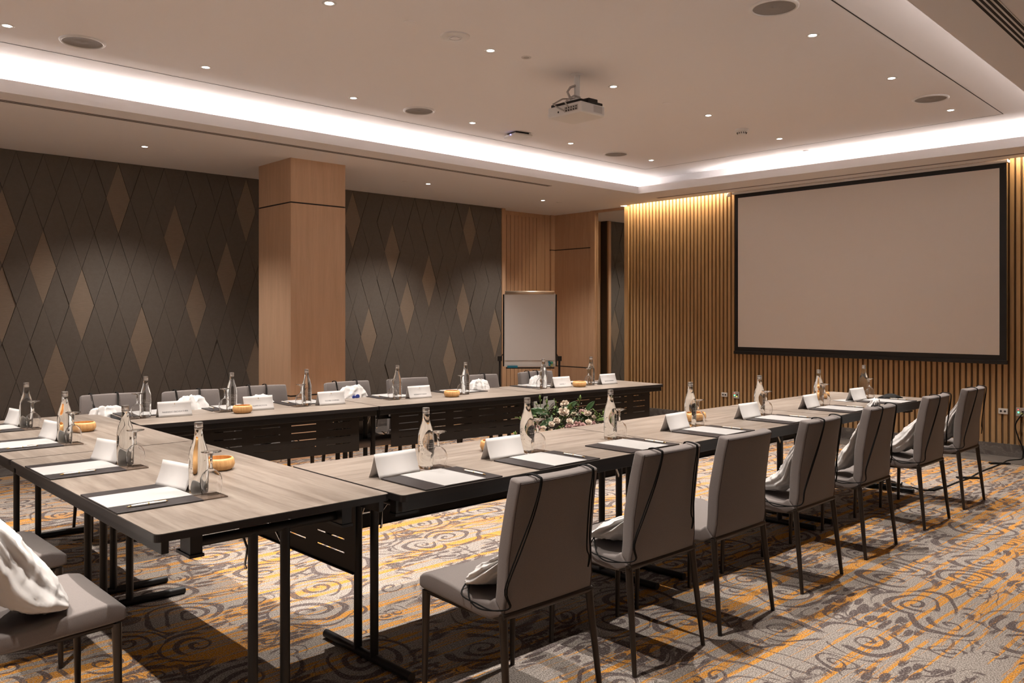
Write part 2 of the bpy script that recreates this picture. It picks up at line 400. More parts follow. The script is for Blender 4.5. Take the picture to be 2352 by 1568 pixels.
# linear air diffusers let into the soffit
def diffuser(name, p, q, wid, slots, label):
    p, q = Vector(p), Vector(q); e = (q-p).normalized(); nn = Vector((-e.y, e.x))
    t = thing(name, label, 'air vent', (0, 0, 0), 0, 'linear air vents in the soffit')
    bb = MB(); c = [p-nn*wid/2, q-nn*wid/2, q+nn*wid/2, p+nn*wid/2]; bb.prism([tuple(x) for x in c], CH-.004, CH+.001); bb.build('frame', M['plaster'], t)
    bb = MB()
    for k in range(slots):
        o = nn*(wid*(k+.5)/slots-wid/2); h = nn*wid/slots*.27
        c = [p-h+o, q-h+o, q+h+o, p+h+o]; bb.prism([tuple(x) for x in c], CH-.0055, CH-.003)
    bb.build('slot', M['slotm'] if slots < 4 else M['dark'], t); return t
diffuser('linear_diffuser', (-1.0, 6.78), (7.1, 6.86), .075, 3, 'long slotted air vent in the soffit beside the diamond wall')
diffuser('linear_diffuser', (8.86, 6.6), (8.93, 2.0), .05, 2, 'slotted air vent in the soffit above the projection screen')
diffuser('linear_diffuser', (-.5, 1.12), (8.3, 1.535), .10, 4, 'four slot air vent in the soffit at top right of the photo')

# ------------------------------------------------------------------ ceiling fittings
def make_down():
    t = thing('downlight', None, None, (0, 0, 0))
    b = MB(); b.lathe([(.023, .010), (.0235, -.001), (.038, -.003), (.041, 0), (.041, .003)], 24); b.build('rim', M['white'], t, True)
    b = MB(); b.lathe([(0, -.0005), (.0235, -.0005)], 20); b.build('lens', M['light'], t); return t
DL = Repeat(make_down)
def lamp(o, power, loc, rx=0, ry=0, angle=72, blend=.55):
    l = bpy.data.lights.new('downlight_beam', 'SPOT'); l.energy = power; l.spot_size = R(angle); l.spot_blend = blend
    l.shadow_soft_size = .018; l.color = (1, .905, .825)
    s = bpy.data.objects.new('downlight_beam', l); COL.objects.link(s); s.location = (loc[0], loc[1], loc[2]-.02); s.rotation_euler = (rx, ry, 0)
gx = [-1.25, 0, 1.235, 2.47, 3.695, 4.97, 6.30, 7.655]
rows = [(5.79, 'row nearest the diamond wall'), (4.12, 'middle row'), (2.50, 'right-hand row')]
ordn = ['first', 'second', 'third', 'fourth', 'fifth', 'sixth', 'seventh', 'eighth']
vis = {0: [2, 3, 4, 5, 6, 7], 1: [3, 4, 5, 6, 7], 2: [5, 6, 7]}
for ri, (ry, rn) in enumerate(rows):
    k = 0
    for gi, x in enumerate(gx):
        y = ry+(.02 if ri == 1 and gi > 5 else 0)+(.05*(gi-5) if ri == 2 and gi > 5 else 0)+(.06*(gi-6) if ri == 1 and gi > 6 else 0)
        o = DL.place((x, y, CZ-.001), 0, None, 'ceiling light', 'recessed downlights in the raised ceiling')
        if gi in vis[ri]: o['label'] = 'lit recessed downlight, %s from camera in the ceiling %s' % (ordn[vis[ri].index(gi)], rn)
        else: o['label'] = 'recessed downlight out of frame, ceiling %s, number %s from the back' % (rn, ordn[gi])
        lamp(o, SPOT_W, (x, y, CZ))
for x, y, nm in ((-.4, 7.8, 'outside the photo frame'), (2.76, 7.8, 'above the diamond wall, left of the pillar'), (5.96, 7.74, 'right of the pillar'), (7.94, 7.8, 'above the flip chart'), (.4, .42, 'over the right aisle, out of frame'), (2.76, .45, 'over the right aisle behind the camera'), (5.96, .5, 'over the right aisle, beyond the frame'), (7.94, .6, 'unseen over right aisle near the screen wall')):
    DL.place((x, y, CH-.001), 0, 'small lit recessed downlight in the lower soffit, '+nm, 'ceiling light', 'recessed downlights in the lower soffit')
    lamp(None, SOFFIT_W*(1.2 if y < 1 else 1 if x < 3 or x > 7 else 1.25), (x, y, CH), 0, 0, 60 if y < 1 else 110, .6 if y < 1 else .8)  # right-aisle lamps: unseen, assumed by symmetry, added to light the right floor

def make_spk():
    t = thing('ceiling_speaker', None, None, (0, 0, 0))
    b = MB(); b.lathe([(.120, .002), (.118, -.010), (.126, -.012), (.136, -.008), (.138, .002)], 40); b.build('rim', M['white'], t, True)
    b = MB(); b.lathe([(.119, -.006), (.10, -.003), (.06, -.0016), (.014, -.0016), (.010, -.006), (0, -.007)], 36); b.build('grille', M['mesh'], t, True); return t
SP = Repeat(make_spk)
for x, y, lb in ((1.66, 5.79, 'top left of the photo'), (4.33, 5.75, 'left of the projector'), (7.065, 5.82, 'beyond the projector'), (4.35, 2.42, 'at the top edge of the photo'), (7.12, 2.57, 'at right near the cove corner')):
    SP.place((x, y, CZ), 0, 'round white ceiling speaker with grey grille, '+lb, 'ceiling speaker', 'round ceiling speakers')
def disc(name, x, y, z, r, h, m, label, cat, extra=None):
    b = MB(); b.lathe([(0, -h), (r*.9, -h), (r, -h*.6), (r, .001)], 28); o = b.build(name, m, None, True); o.location = (x, y, z); smooth_by_angle(o, 50); return tag(o, label, cat)
disc('blank_cover', 2.99, 4.06, CZ, .042, .004, M['plaster'], 'small flat round cover on the ceiling near the top edge', 'cover plate')
disc('blank_cover', 5.68, 4.14, CZ, .033, .004, M['plaster'], 'small flat round cover right of the projector', 'cover plate')
disc('blank_cover', 8.42, 4.31, CZ, .033, .006, M['plaster'], 'small round cover in the glowing cove above the screen', 'cover plate')
disc('blank_cover', 3.03, 7.77, CH, .036, .003, M['plaster'], 'round cover in the soffit beside the left downlight', 'cover plate')
disc('blank_cover', 8.25, 7.80, CH, .036, .003, M['plaster'], 'round cover in the soffit above the corner panels', 'cover plate')
disc('blank_cover', 5.66, 7.78, CH, .036, .003, M['plaster'], 'faint round cover in the soffit right of the pillar', 'cover plate')
t = thing('smoke_detector', 'round white sensor plate flush with the ceiling, top centre', 'detector', (3.34, 4.06, CZ))
b = MB(); b.lathe([(0, -.012), (.082, -.012), (.092, -.008), (.094, .001)], 36); smooth_by_angle(b.build('body', M['white'], t))
b = MB(); b.lathe([(.045, -.0125), (.045, -.015), (.040, -.015), (.040, -.0125)], 30); b.lathe([(.028, -.0125), (.028, -.016), (0, -.016)], 24); b.build('ring', M['plaster'], t)
t = thing('motion_sensor', 'tiny dark recessed sensor eye between downlight and projector', 'sensor', (3.97, 4.06, CZ))
b = MB(); b.lathe([(.020, -.003), (.033, -.004), (.035, .001)], 24); b.build('rim', M['white'], t, True)
b = MB(); b.lathe([(0, -.004), (.022, -.003)], 20); b.build('lens', M['greyp'], t)
t = thing('smoke_detector', 'domed white smoke detector hanging from the ceiling above the screen', 'detector', (7.0, 4.23, CZ))
b = MB(); b.lathe([(.062, .001), (.062, -.012), (.052, -.018)], 30); b.build('base', M['white'], t, True)
b = MB(); b.lathe([(.050, -.016), (.046, -.034), (.034, -.052), (0, -.054)], 30); b.build('body', M['white'], t, True)
b = MB()
for k in range(14):
    a = 2*PI*k/14; c, s_ = math.cos(a), math.sin(a); b.tube([(c*.0475, s_*.0475, -.032), (c*.039, s_*.039, -.047)], .0035, 6)
b.build('vent', M['dark'], t)
# wifi access point
t = thing('access_point', 'square white wireless access point with blue light on ceiling', 'access point', (5.58, 5.82, CZ), R(-10))
b = MB(); b.box(-.075, .075, -.075, .075, -.02, .001); b.build('bracket', M['dark'], t)
b = MB(); b.box(-.105, .105, -.105, .105, -.045, -.018); smooth_by_angle(b.build('body', M['white'], t, bevel=.014, seg=3))
b = MB(); b.box(-.108, -.1045, -.03, -.022, -.034, -.026); b.build('led', M['bled'], t)

# projector
t = thing('projector', 'white ceiling projector hanging on a short white pole', 'projector', (4.53, 4.10, 2.862))
b = MB(); b.tube([(0, 0, .13), (0, 0, .318)], .0215, 20); smooth_by_angle(b.build('pole', M['white'], t))
b = MB(); b.lathe([(0, .318), (.05, .3175), (.052, .312), (0, .31)], 24); b.build('ceiling_plate', M['plaster'], t)
b = MB(); b.prism([(-.135, -.16), (.125, -.16), (.145, -.13), (.145, .14), (.12, .17), (-.135, .17)], 0, .078); smooth_by_angle(b.build('body', M['white'], t, bevel=.012, seg=3))
b = MB(); b.prism([(-.115, -.14), (.12, -.145), (.13, .13), (-.12, .15)], .077, .100); b.prism([(-.05, -.16), (.04, -.165), (.10, -.10), (-.06, -.06)], .078, .112); b.build('top_cover', M['dark'], t, bevel=.005)
b = MB(); b.box(-.09, .09, -.05, .05, .098, .112); b.tube([(0, 0, .11), (0, 0, .135)], .036, 18)
for sx, sy in ((-1, -1), (-1, 1), (1, -1), (1, 1)): b.box(sx*.02, sx*.105, sy*.03-.008+sy*.02, sy*.03+.008+sy*.02, .09, .108)
b.build('mount', M['plaster'], t)
b = MB()
for k in range(11): b.box(.0+.012*0, .095, -.1605, -.159, .018+k*.0045, .0205+k*.0045)
b.build('vent', M['greyp'], t)
b = MB(); b.box(-.1365, -.1345, -.13, .0, .018, .056); b.build('port_panel', M['greyp'], t)
b = MB()
for k in range(5): b.box(-.138, -.136, -.12+k*.024, -.108+k*.024, .022, .033); b.box(-.138, -.136, -.12+k*.024, -.11+k*.024, .041, .05)
b.tube([(-.1355, .06, .03), (-.138, .06, .03)], .007, 10); b.build('socket', M['dark'], t)
b = MB(); b.tube([(-.018, 0, .235), (-.05, .02, .22), (-.072, .03, .185), (-.06, .02, .15), (-.05, 0, .11)], .009, 8)
b.tube([(-.0, -.03, .145), (-.06, -.03, .15), (-.11, -.02, .12), (-.15, -.02, .085), (-.14, -.04, .05)], .006, 8)
b.tube([(-.02, .0, .14), (-.09, .06, .135), (-.16, .09, .09), (-.155, .05, .06), (-.139, .0, .03)], .006, 8); b.build('cable', M['greyp'], t, True)

# ------------------------------------------------------------------ projection screen
def onX(px, X):
    F = (math.cos(R(46.63)), math.sin(R(46.63))); Rt = (F[1], -F[0]); k = (px-1176)/1905
    return X/(F[0]+k*Rt[0])*(F[1]+k*Rt[1]), X/(F[0]+k*Rt[0])
SX = 9.20
ya, yb = onX(1688, SX)[0], onX(2312, SX)[0]
t = thing('projection_screen', 'large blank projection screen with black border on the slatted wall', 'projection screen', (SX, (ya+yb)/2, 0))
h = (ya-yb)/2
b = MB(); b.box(-.002, .002, -h+.062, h-.045, 1.015, 2.878); b.build('surface', M['screen'], t)
b = MB()
for q in ((-h, -h+.062, .96, 2.935), (h-.045, h, .96, 2.935), (-h+.062, h-.045, 2.878, 2.935), (-h+.062, h-.045, .96, 1.015)): b.box(-.0035, .0035, *q)
b.build('border', M['black'], t)
b = MB(); b.box(-.018, .016, -h-.01, h+.01, .925, .965); b.build('bottom_bar', M['black'], t, bevel=.006)
b = MB(); b.box(-.045, .035, -h-.02, h+.02, 2.925, 2.949); b.build('housing', M['plaster'], t)
b = MB(); b.lathe([(0, -.05), (.02, -.045), (.026, -.02), (.02, .0), (0, .0)], 16); o = b.build('wall_spotlight', M['white'], None, True); o.location = (9.2, ya+.09, CH+.005)
tag(o, 'small white fitting on the ceiling edge left of the screen', 'lamp')

# wall sockets
def socket(px, py, X, kind, label):
    y, tt = onX(px, X); z = 1.42-(py-722)*tt/1905
    wd, hh = (.085, .055) if kind == 0 else (.085, .085)
    t = thing('wall_socket', label, 'socket', (X, y, z), 0, 'socket plates on the slatted wall')
    b = MB(); b.box(-.006, .006, -wd/2, wd/2, -hh/2, hh/2); b.build('plate', M['white'] if kind == 0 else M['greyp'], t, bevel=.003)
    if kind == 0:
        b = MB()
        for s_ in (-.018, .018): b.tube([(-.0055, s_, 0), (-.010, s_, 0)], .010, 14)
        b.build('jack', M['dark'], t)
    else:
        for nm, m, dy, dz, r in (('led', 'gled', .02, -.004, .007), ('led', 'rled', .022, .022, .004), ('led', 'yled', -.012, -.018, .005)):
            b = MB(); b.tube([(-.0055, dy, dz), (-.009, dy, dz)], r, 10); b.build(nm, M[m], t)
        b = MB(); b.box(-.009, -.005, -.026, -.008, -.004, .012); b.build('port', M['dark'], t)
    return t
socket(1664, 906, 9.265, 0, 'double socket plate on slatted wall below the screen, left pair')
socket(1691, 907, 9.265, 1, 'square network plate with green light, left of the two')
socket(2304, 944, 9.265, 0, 'double socket plate on slatted wall at right, behind chairs')
socket(2345, 946, 9.265, 1, 'square network plate with green light and cable at right edge')

# ------------------------------------------------------------------ floor cable
Fv = Vector((math.cos(R(46.63)), math.sin(R(46.63)))); Rv = Vector((Fv.y, -Fv.x))
def G(px, py, z=0):
    d = 1905*(1.42-z)/(py-722); p = Fv*d+Rv*d*(px-1176)/1905; return Vector((p.x, p.y, z))
def smoothpath(P, k=6):
    P = [Vector(p) for p in P]; o = []
    for i in range(len(P)-1):
        a, b_, c, d = P[max(i-1, 0)], P[i], P[i+1], P[min(i+2, len(P)-1)]
        for j in range(k):
            t = j/k; o.append(.5*((2*b_)+(c-a)*t+(2*a-5*b_+4*c-d)*t*t+(3*b_-a-3*c+d)*t**3))
    o.append(P[-1]); return o
zz = lambda a, b_: (2040+a/7.54, 940+b_/7.54)
path = [G(*zz(*q), .006) for q in ((1950, 945), (1600, 1080), (1400, 1190), (1220, 1250), (960, 1350), (740, 1400), (560, 1385), (400, 1350), (200, 1375), (30, 1380))]
ys, ts = onX(2350, 9.25)
wall = [Vector((9.252, ys, .445)), Vector((9.22, ys+.01, .43)), Vector((9.205, ys+.055, .33)), Vector((9.22, ys+.03, .20)), Vector((9.245, ys, .10)), Vector((9.235, ys, .02)), Vector((9.16, ys, .008)), Vector((9.0, ys+.06, .008))]
cab = MB(); cab.tube(smoothpath(wall+path), .006, 6)
tag(cab.build('power_cable', M['cord'], None, True), 'thin black cable from the wall plate across carpet to the tables', 'cable')
for q, an, lb in (((1930, 947), .1, 'nearest the wall'), ((1380, 1195), .1, 'behind the last chair'), ((830, 1385), .9, 'beside the coiled cable')):
    p = G(*zz(*q)); b = MB(); b.box(-.05, .05, -.09, .09, .0015, .0135); o = b.build('floor_tape', M['cord']); o.location = (p.x, p.y, 0); o.rotation_euler.z = R(35)+an
    o.scale = (.45, 1, 1); tag(o, 'short black tape strip holding the floor cable, '+lb, 'tape', 'tape strips on the floor cable')
p = G(2068, 1118); b = MB(); b.box(-.03, .03, -.15, .15, .001, .04); o = b.build('power_strip', M['greyp'], None, bevel=.004); o.location = (p.x, p.y, 0); o.rotation_euler.z = R(-45); tag(o, 'grey power strip on carpet beneath the right-hand tables', 'power strip')
b = MB(); b.tube([(.17*math.cos(a*.5)+.01*math.sin(a*3), .10*math.sin(a*.5)+.008*math.cos(a*2), .007+.0022*a*.5) for a in range(0, 38)], .0055, 6)
o = b.build('coiled_cable', M['cord'], None, True); p = G(2040, 1122); o.location = (p.x, p.y+.05, 0); o.rotation_euler.z = R(-40); tag(o, 'loosely coiled black cable on carpet beside the power strip', 'cable')

# ------------------------------------------------------------------ tables
def rrect(L, W, r_, n_=5):
    return [(cx*(L/2-r_)+r_*math.cos(a), cy*(W/2-r_)+r_*math.sin(a)) for cx, cy, a0 in ((1, -1, -PI/2), (1, 1, 0), (-1, 1, PI/2), (-1, -1, PI)) for a in [a0+PI/2*k/n_ for k in range(n_+1)]]
def make_table(L, W, label, loc, rz, panel_in=.13, group='folding conference tables'):
    t = thing('conference_table', label, 'table', loc, rz, group); H = TZ
    b = MB(); b.cur = 1; b.prism(rrect(L, W, .022), H-.025, H-.0012)
    b.cur = 0; b.prism(rrect(L-.007, W-.007, .019), H-.0013, H)
    b.build('tabletop', [M['top'], M['edge']], t)
    for s_ in (-1, 1):
        b = MB(); y = s_*(W/2-.034); b.box(-L/2+.012, L/2-.012, y-.012, y+.012, H-.066, H-.025); b.build('rail', M['black'], t, bevel=.003)
    for e in (-1, 1):
        x = e*(L/2-.115)
        for s_ in (-1, 1):
            b = MB(); b.box(x-.03, x+.05*e, s_*(W/2-.15)-.018, s_*(W/2-.15)+.022, H-.105, H-.025) if e > 0 else b.box(x-.05, x+.03, s_*(W/2-.15)-.018, s_*(W/2-.15)+.022, H-.105, H-.025); b.box(x-.055, x+.055, s_*(W/2-.15)-.022, s_*(W/2-.15)+.026, H-.110, H-.100)
            b.build('bracket', M['black'], t)
        b = MB(); b.tube([(x, -(W/2-.16), H-.075), (x, W/2-.16, H-.075)], .0165, 14)
        for yy in (-.06, .06): b.tube([(x, yy, .02), (x, yy, H-.08)], .0175, 14)
        b.tube([(x, -W/2+.10, .022), (x, W/2-.10, .019)], .018, 14); smooth_by_angle(b.build('leg', M['black'], t), 50)
        b = MB()
        for yy in (-.06, .06): b.tube([(x-e*.16, yy*.8, H-.03), (x-e*.09, yy, H-.09), (x-e*.035, yy*1.05, H-.14), (x-e*.024, yy*1.3, H-.19), (x-e*.02, yy*1.25, H-.205)], .0045, 6)
        b.build('latch', M['chrome'], t, True)
    # modesty panel with rows of slots
    b = MB(); y = W/2-.07; z0, z1 = H-.315, H-.03; xa, xb = -L/2+panel_in, L/2-panel_in
    nc = 5; pitch = (xb-xa-.06)/nc; sw = pitch*.70; rows_ = [z0+.062+.052*k for k in range(4)]
    cols = [xa+.03+pitch*(k+.5) for k in range(nc)]; x = xa
    for c in cols:
        b.box(x, c-sw/2, y-.002, y+.002, z0, z1); z = z0
        for r_ in rows_: b.box(c-sw/2, c+sw/2, y-.002, y+.002, z, r_); z = r_+.0062
        b.box(c-sw/2, c+sw/2, y-.002, y+.002, z, z1); x = c+sw/2
    b.box(x, xb, y-.002, y+.002, z0, z1)
    b.box(xa, xb, y-.012, y-.002, z0, z0+.004)
    b.build('modesty_panel', M['panelb'], t); return t
ny0, ny1 = 2.487, 3.315; NW = ny1-ny0; NC = (ny0+ny1)/2
for x0, x1, lb in ((1.797, 3.588, 'nearest table of the right-hand row, long folding table with pale oak top'), (3.592, 5.292, 'middle table of the right-hand row, long folding table with pale oak top'), (5.296, 6.93, 'farthest table of the right-hand row, near the screen wall')):
    make_table(x1-x0, NW, lb, ((x0+x1)/2, NC, 0), 0)
for y0, y1, lb in ((2.552, 4.335, 'nearest folding table at lower left, pale oak top with black edge'), (4.34, 5.98, 'second left table, behind the nearest one, with pale oak top')):
    make_table(y1-y0, .856, lb, (.934+.428, (y0+y1)/2, 0), R(-90))
FA = -R(4.67); FO = Vector((1.797, 5.149)); FE = Vector((math.cos(FA), math.sin(FA))); FN = Vector((-FE.y, FE.x)); FWd = .745
def far(u, v): p = FO+FE*u+FN*v; return p            # u along the row from its left end, v from the inner edge back
for u0, u1, lb in ((0, 1.632, 'left table of the far row, slotted black front panel'), (1.636, 3.19, 'middle table of the far row, slotted black front panel'), (3.194, 4.72, 'right table of the far row, its end near the mirror')):
    c = far((u0+u1)/2, FWd/2); make_table(u1-u0, FWd, lb, (c.x, c.y, 0), FA+PI)

# ------------------------------------------------------------------ chairs
def lerp(a, b_, t): return a+(b_-a)*t
def pl(P, t):          # piecewise linear lookup on list of tuples
    t *= len(P)-1; i = min(int(t), len(P)-2); f = t-i; return tuple(lerp(a, c, f) for a, c in zip(P[i], P[i+1]))
def make_chair():
    t = thing('dining_chair', None, None, (0, 0, 0))
    up = [(.245, .452), (.225, .466), (.15, .463), (.06, .455), (-.03, .443), (-.09, .437), (-.135, .44), (-.163, .462)]
    lo = [(.245, .415), (.215, .408), (.14, .404), (.06, .400), (-.03, .394), (-.09, .390), (-.15, .392), (-.205, .418)]
    b = MB(); W = lambda v: lerp(.232, .222, v)
    b.grid(lambda u, v: ((u-.5)*2*W(v), pl(up, v)[0], pl(up, v)[1]+.010*(2*u-1)**2*(1 if v > .2 else 0)), lambda u, v: ((u-.5)*2*W(v), *pl(lo, v)), 8, 14)
    s_ = b.build('seat', M['fabric'], t, True, .011, 3)
    fr = [(-.1635, .458), (-.176, .50), (-.188, .58), (-.203, .68), (-.220, .78), (-.242, .880)]
    rr = [(-.2055, .414), (-.228, .48), (-.242, .56), (-.257, .66), (-.273, .77), (-.292, .874)]
    WB = lambda v: lerp(.221, .196, v)
    cv = lambda u, v: .030*(2*u-1)**2*min(1, v*2)
    b = MB(); b.grid(lambda u, v: ((.5-u)*2*WB(v), pl(fr, v)[0]+cv(u, v), pl(fr, v)[1]), lambda u, v: ((.5-u)*2*WB(v), pl(rr, v)[0]+cv(u, v), pl(rr, v)[1]-.006*(2*u-1)**2*v), 8, 10)
    bk = b.build('backrest', M['fabric'], t, True, .011, 3)
    b = MB()
    P = [((.5-0)*2*WB(v/10)-.006, pl(rr, v/10)[0]+cv(0, v/10)-.0005, pl(rr, v/10)[1]) for v in range(0, 11)]
    P[-1] = (P[-1][0], P[-1][1], P[-1][2]-.008)
    T = [((.5-u/8)*2*(WB(1)-.006), pl(rr, 1)[0]+cv(u/8, 1)-.0008, pl(rr, 1)[1]-.009-.006*(2*u/8-1)**2) for u in range(0, 9)]
    Q = [(-p[0], p[1], p[2]) for p in P[::-1]]
    b.tube(P, .0016, 5); b.tube(T, .0016, 5); b.tube(Q, .0016, 5); b.build('seam', M['piping'], bk)
    for sx in (-1, 1):
        b = MB(); b.tube([(sx*.232, -.245, 0), (sx*.212, -.200, .415)], [.0095, .0155], 10); smooth_by_angle(b.build('leg', M['bronze'], t), 60)
        b = MB(); b.tube([(sx*.222, .222, 0), (sx*.218, .215, .405)], [.0095, .0155], 10); smooth_by_angle(b.build('leg', M['bronze'], t), 60)
    b = MB(); b.tube([(-.222, -.203, .414), (.222, -.203, .414)], .0125, 10)
    for sx in (-1, 1): b.tube([(sx*.213, -.2, .405), (sx*.20, .0, .388), (sx*.216, .212, .402)], .010, 8)
    smooth_by_angle(b.build('frame', M['bronze'], t), 60); return t
CHR = Repeat(make_chair)
def wp(c, rz, p): v = Matrix.Rotation(rz, 3, 'Z') @ Vector(p); return Vector((c[0]+v.x, c[1]+v.y, v.z))
nearC = [(2.088, 2.225, -.5), (2.815, 2.275, -.5), (3.415, 2.280, .5), (4.19, 2.300, 1.2), (5.01, 2.335, 1.5), (5.945, 2.350, 1), (6.755, 2.375, 1)]
on = ['first', 'second', 'third', 'fourth', 'fifth', 'sixth', 'seventh']
for i, (x, y, a) in enumerate(nearC):
    e = {0: ', biggest in the photo', 2: ', the only one there without a bag', 6: ', nearest the screen wall'}.get(i, '')
    CHR.place((x, y, 0), R(a), 'taupe chair, %s from camera beside the right-hand row%s' % (on[i], e), 'chair', 'taupe chairs around the tables')
farC = [(1.888, 5.775), (2.392, 5.665), (2.928, 5.685), (3.627, 5.565), (4.20, 5.535), (4.90, 5.40), (5.57, 5.37)]
for i, (x, y) in enumerate(farC):
    e = {4: ', without a bag', 3: ', its bag printed with blue'}.get(i, '')
    CHR.place((x, y, 0), PI+FA+R([0, 1, -1, 2, 0, 1, -2][i]), 'taupe chair tucked behind the far row, %s from the left%s' % (on[i], e), 'chair', 'taupe chairs around the tables')
leftC = [(.715, 3.10, -90), (.745, 3.885, -89), (.70, 4.68, -90)]
for (x, y, a), lb in zip(leftC, ('at lower left of the photo, nearest the camera', 'at the left tables, middle one of three', 'at the left tables, only its seat corner showing')):
    CHR.place((x, y, 0), R(a), 'taupe padded chair '+lb, 'chair', 'taupe chairs around the tables')

# ------------------------------------------------------------------ drawstring bags on the chairs
def bag(c, rz, kind, seed, label, sx=0.0, front=False, blue=False, w=1.0, ztop=.832):
    rd = random.Random(seed); t = thing('drawstring_bag', label, 'bag', (c[0], c[1], 0), rz, 'white drawstring bags on the chairs')
    if kind == 'tall': ax = [(.12, .474, .02, .004), (.085, .478, .08, .012), (.03, .492, .105, .026), (-.03, .52, .12, .044), (-.08, .57, .125, .050), (-.115, .64, .12, .040), (-.138, .71, .105, .028), (-.150, .765, .085, .018), (-.156, .795, .07, .014)]
    elif kind == 'far': ax = [(.02, .475, .02, .004), (-.02, .49, .10, .030), (-.06, .54, .13, .055), (-.09, .62, .13, .060), (-.10, .70, .12, .055), (-.11, .765, .11, .048), (-.12, .81, .085, .036), (-.13, .832, .05, .022)]
    elif kind == 'over': ax = [(.02, .475, .015, .004), (-.01, .49, .09, .022), (-.06, .54, .12, .040), (-.11, .62, .13, .040), (-.132, .71, .125, .034), (-.150, .80, .10, .028), (-.165, .865, .07, .022), (-.178, .905, .035, .012)]
    elif kind == 'big': ax = [(.10, .475, .015, .004), (.07, .49, .12, .03), (.01, .53, .16, .062), (-.05, .60, .165, .070), (-.09, .68, .16, .064), (-.115, .76, .14, .05), (-.135, .83, .10, .03), (-.150, .86, .05, .02)]
    else: ax = [(.07, .470, .02, .004), (.045, .476, .085, .014), (.0, .490, .11, .028), (-.05, .510, .12, .036), (-.095, .54, .11, .030), (-.125, .575, .08, .018), (-.135, .595, .04, .008)]
    if kind == 'far': ax = [(a_, .475+(b_-.475)*(ztop-.475)/.357, c_, d_) for a_, b_, c_, d_ in ax]
    ax = [(a_-max(0, b_-.50)*.13, b_, c_, d_) for a_, b_, c_, d_ in ax]
    nr = 56; nk = 84; vs = []; b = MB(); ph = [rd.uniform(0, 6.28) for _ in range(6)]
    for j in range(nr+1):
        y, z, rx, rt = pl(ax, j/nr); t0 = pl(ax, max(0, j/nr-.03)); t1 = pl(ax, min(1, j/nr+.03))
        T = Vector((0, t1[0]-t0[0], t1[1]-t0[1])).normalized(); Nn = Vector((0, T.z, -T.y)); tt = j/nr
        fold = .03+(.50 if kind == 'far' else .38)*tt**2.2
        for k in range(nk):
            a = 2*PI*k/nk; f = 1+fold*.5*math.sin(a*7+ph[0]+tt*2)+fold*.45*math.sin(a*12+ph[1]-tt*3)+.05*math.sin(a*4+ph[2]+tt*6)
            p = Vector((sx+rx*w*math.cos(a)*f, y, z))+Nn*(rt*math.sin(a)*f)
            q = Vector((p.x*7+seed*3.1, p.y*7, p.z*7)); d = noise.noise_vector(q*.7)*.024+noise.noise_vector(q*1.8)*.004; rg = (1-abs(noise.noise(Vector((q.x*1.6+q.z*.9, q.y*1.6, q.z*.75))*1.3)))**5; d += (Nn*math.sin(a)+Vector((math.cos(a), 0, 0)))*.009*rg; rg = (1-abs(noise.noise(Vector((q.x*2.1-q.z*1.2, q.y*2, q.z*1.6))*1.9+Vector((5, 5, 5)))))**6; d += (Nn*math.sin(a)+Vector((math.cos(a), 0, 0)))*.005*rg
            p += d*min(1, 4*tt)
            p.z = max(p.z, .462+.0*p.x); p.y = max(p.y, -.156-(p.z-.45)*.19) if p.z < .875 else p.y
            vs.append(p)
    fs = [(j*nk+k, j*nk+(k+1)%nk, (j+1)*nk+(k+1)%nk, (j+1)*nk+k) for j in range(nr) for k in range(nk)]+[tuple(range(nk))[::-1], tuple(range(nr*nk, nr*nk+nk))]
    b.add(vs, fs); body = b.build('bag_body', M['cloth'], t, True)
    top = ax[-1]
    # cords looped over the backrest
    for ci, xx in enumerate((sx*.4-.085*w+rd.uniform(-.01, .01), sx*.4+.115*w+rd.uniform(-.02, .02))):
        b = MB()
        for s_ in (-1, 1):
            o = .0036*s_
            P = [(xx*.6, max(top[0]-.02, -.19), min(top[1], .82)), (xx*.9+o, -.213, .80), (xx+o, -.227, .868), (xx+o, -.241, .8845), (xx+o, -.284, .8815), (xx+o, -.2965, .862)]
            if ci == 0: P += [(xx-.02+o*1.5, -.280, .76), (xx-.065+o*2, -.261, .64), (xx-.11+o*1.2, -.243, .52), (-.215+o*.5, -.237, .455), (-.245, -.19, .44), (-.24, -.10, .432+.006*s_), (-.236, -.03+.02*s_, .45), (-.17, .02, .486)]
            else: P += [(xx+o*2, -.284, .76), (xx+.01+o*2.2, -.264, .62+.02*s_), (xx+.02+o, -.262, .56), (xx+.015, -.258, .52)]
            P[0] = (P[0][0], P[0][1]+.02, P[0][2]-.06)
            b.tube(smoothpath(P, 5), .0027, 6)
        b.build('cord', M['cord'], t, True)
    if blue:
        b = MB()
        for k, (dx, dz, r) in enumerate(((-.02, 0, .020), (.015, -.004, .014))):
            b.lathe([(0, .0), (r, 0.0), (r, .003), (0, .003)], 10, (sx+dx, 0, dz))
        o = b.build('printed_mark', M['blue'], t); o.rotation_euler = (R(82), 0, 0); o.location = (0, -.085, .765)
    return t
def bagn(i, kind, lb, **k): x, y, a = nearC[i]; bag((x, y), R(a), kind, i+1, lb, **k)
bagn(0, 'low', 'white drawstring bag slumped on the seat of the nearest right-hand chair', sx=-.065, w=1.25)
bagn(1, 'low', 'white drawstring bag slumped on the second right-hand chair', sx=-.05, w=1.25)
bagn(3, 'tall', 'white drawstring bag on the fourth right-hand chair, cords crossing its back', sx=-.035)
bagn(4, 'over', 'white drawstring bag poking above the fifth right-hand chair back', sx=-.05)
bagn(5, 'tall', 'white drawstring bag on the sixth right-hand chair', sx=-.035)
bagn(6, 'tall', 'white drawstring bag on the last right-hand chair, nearest the screen wall', sx=-.035)
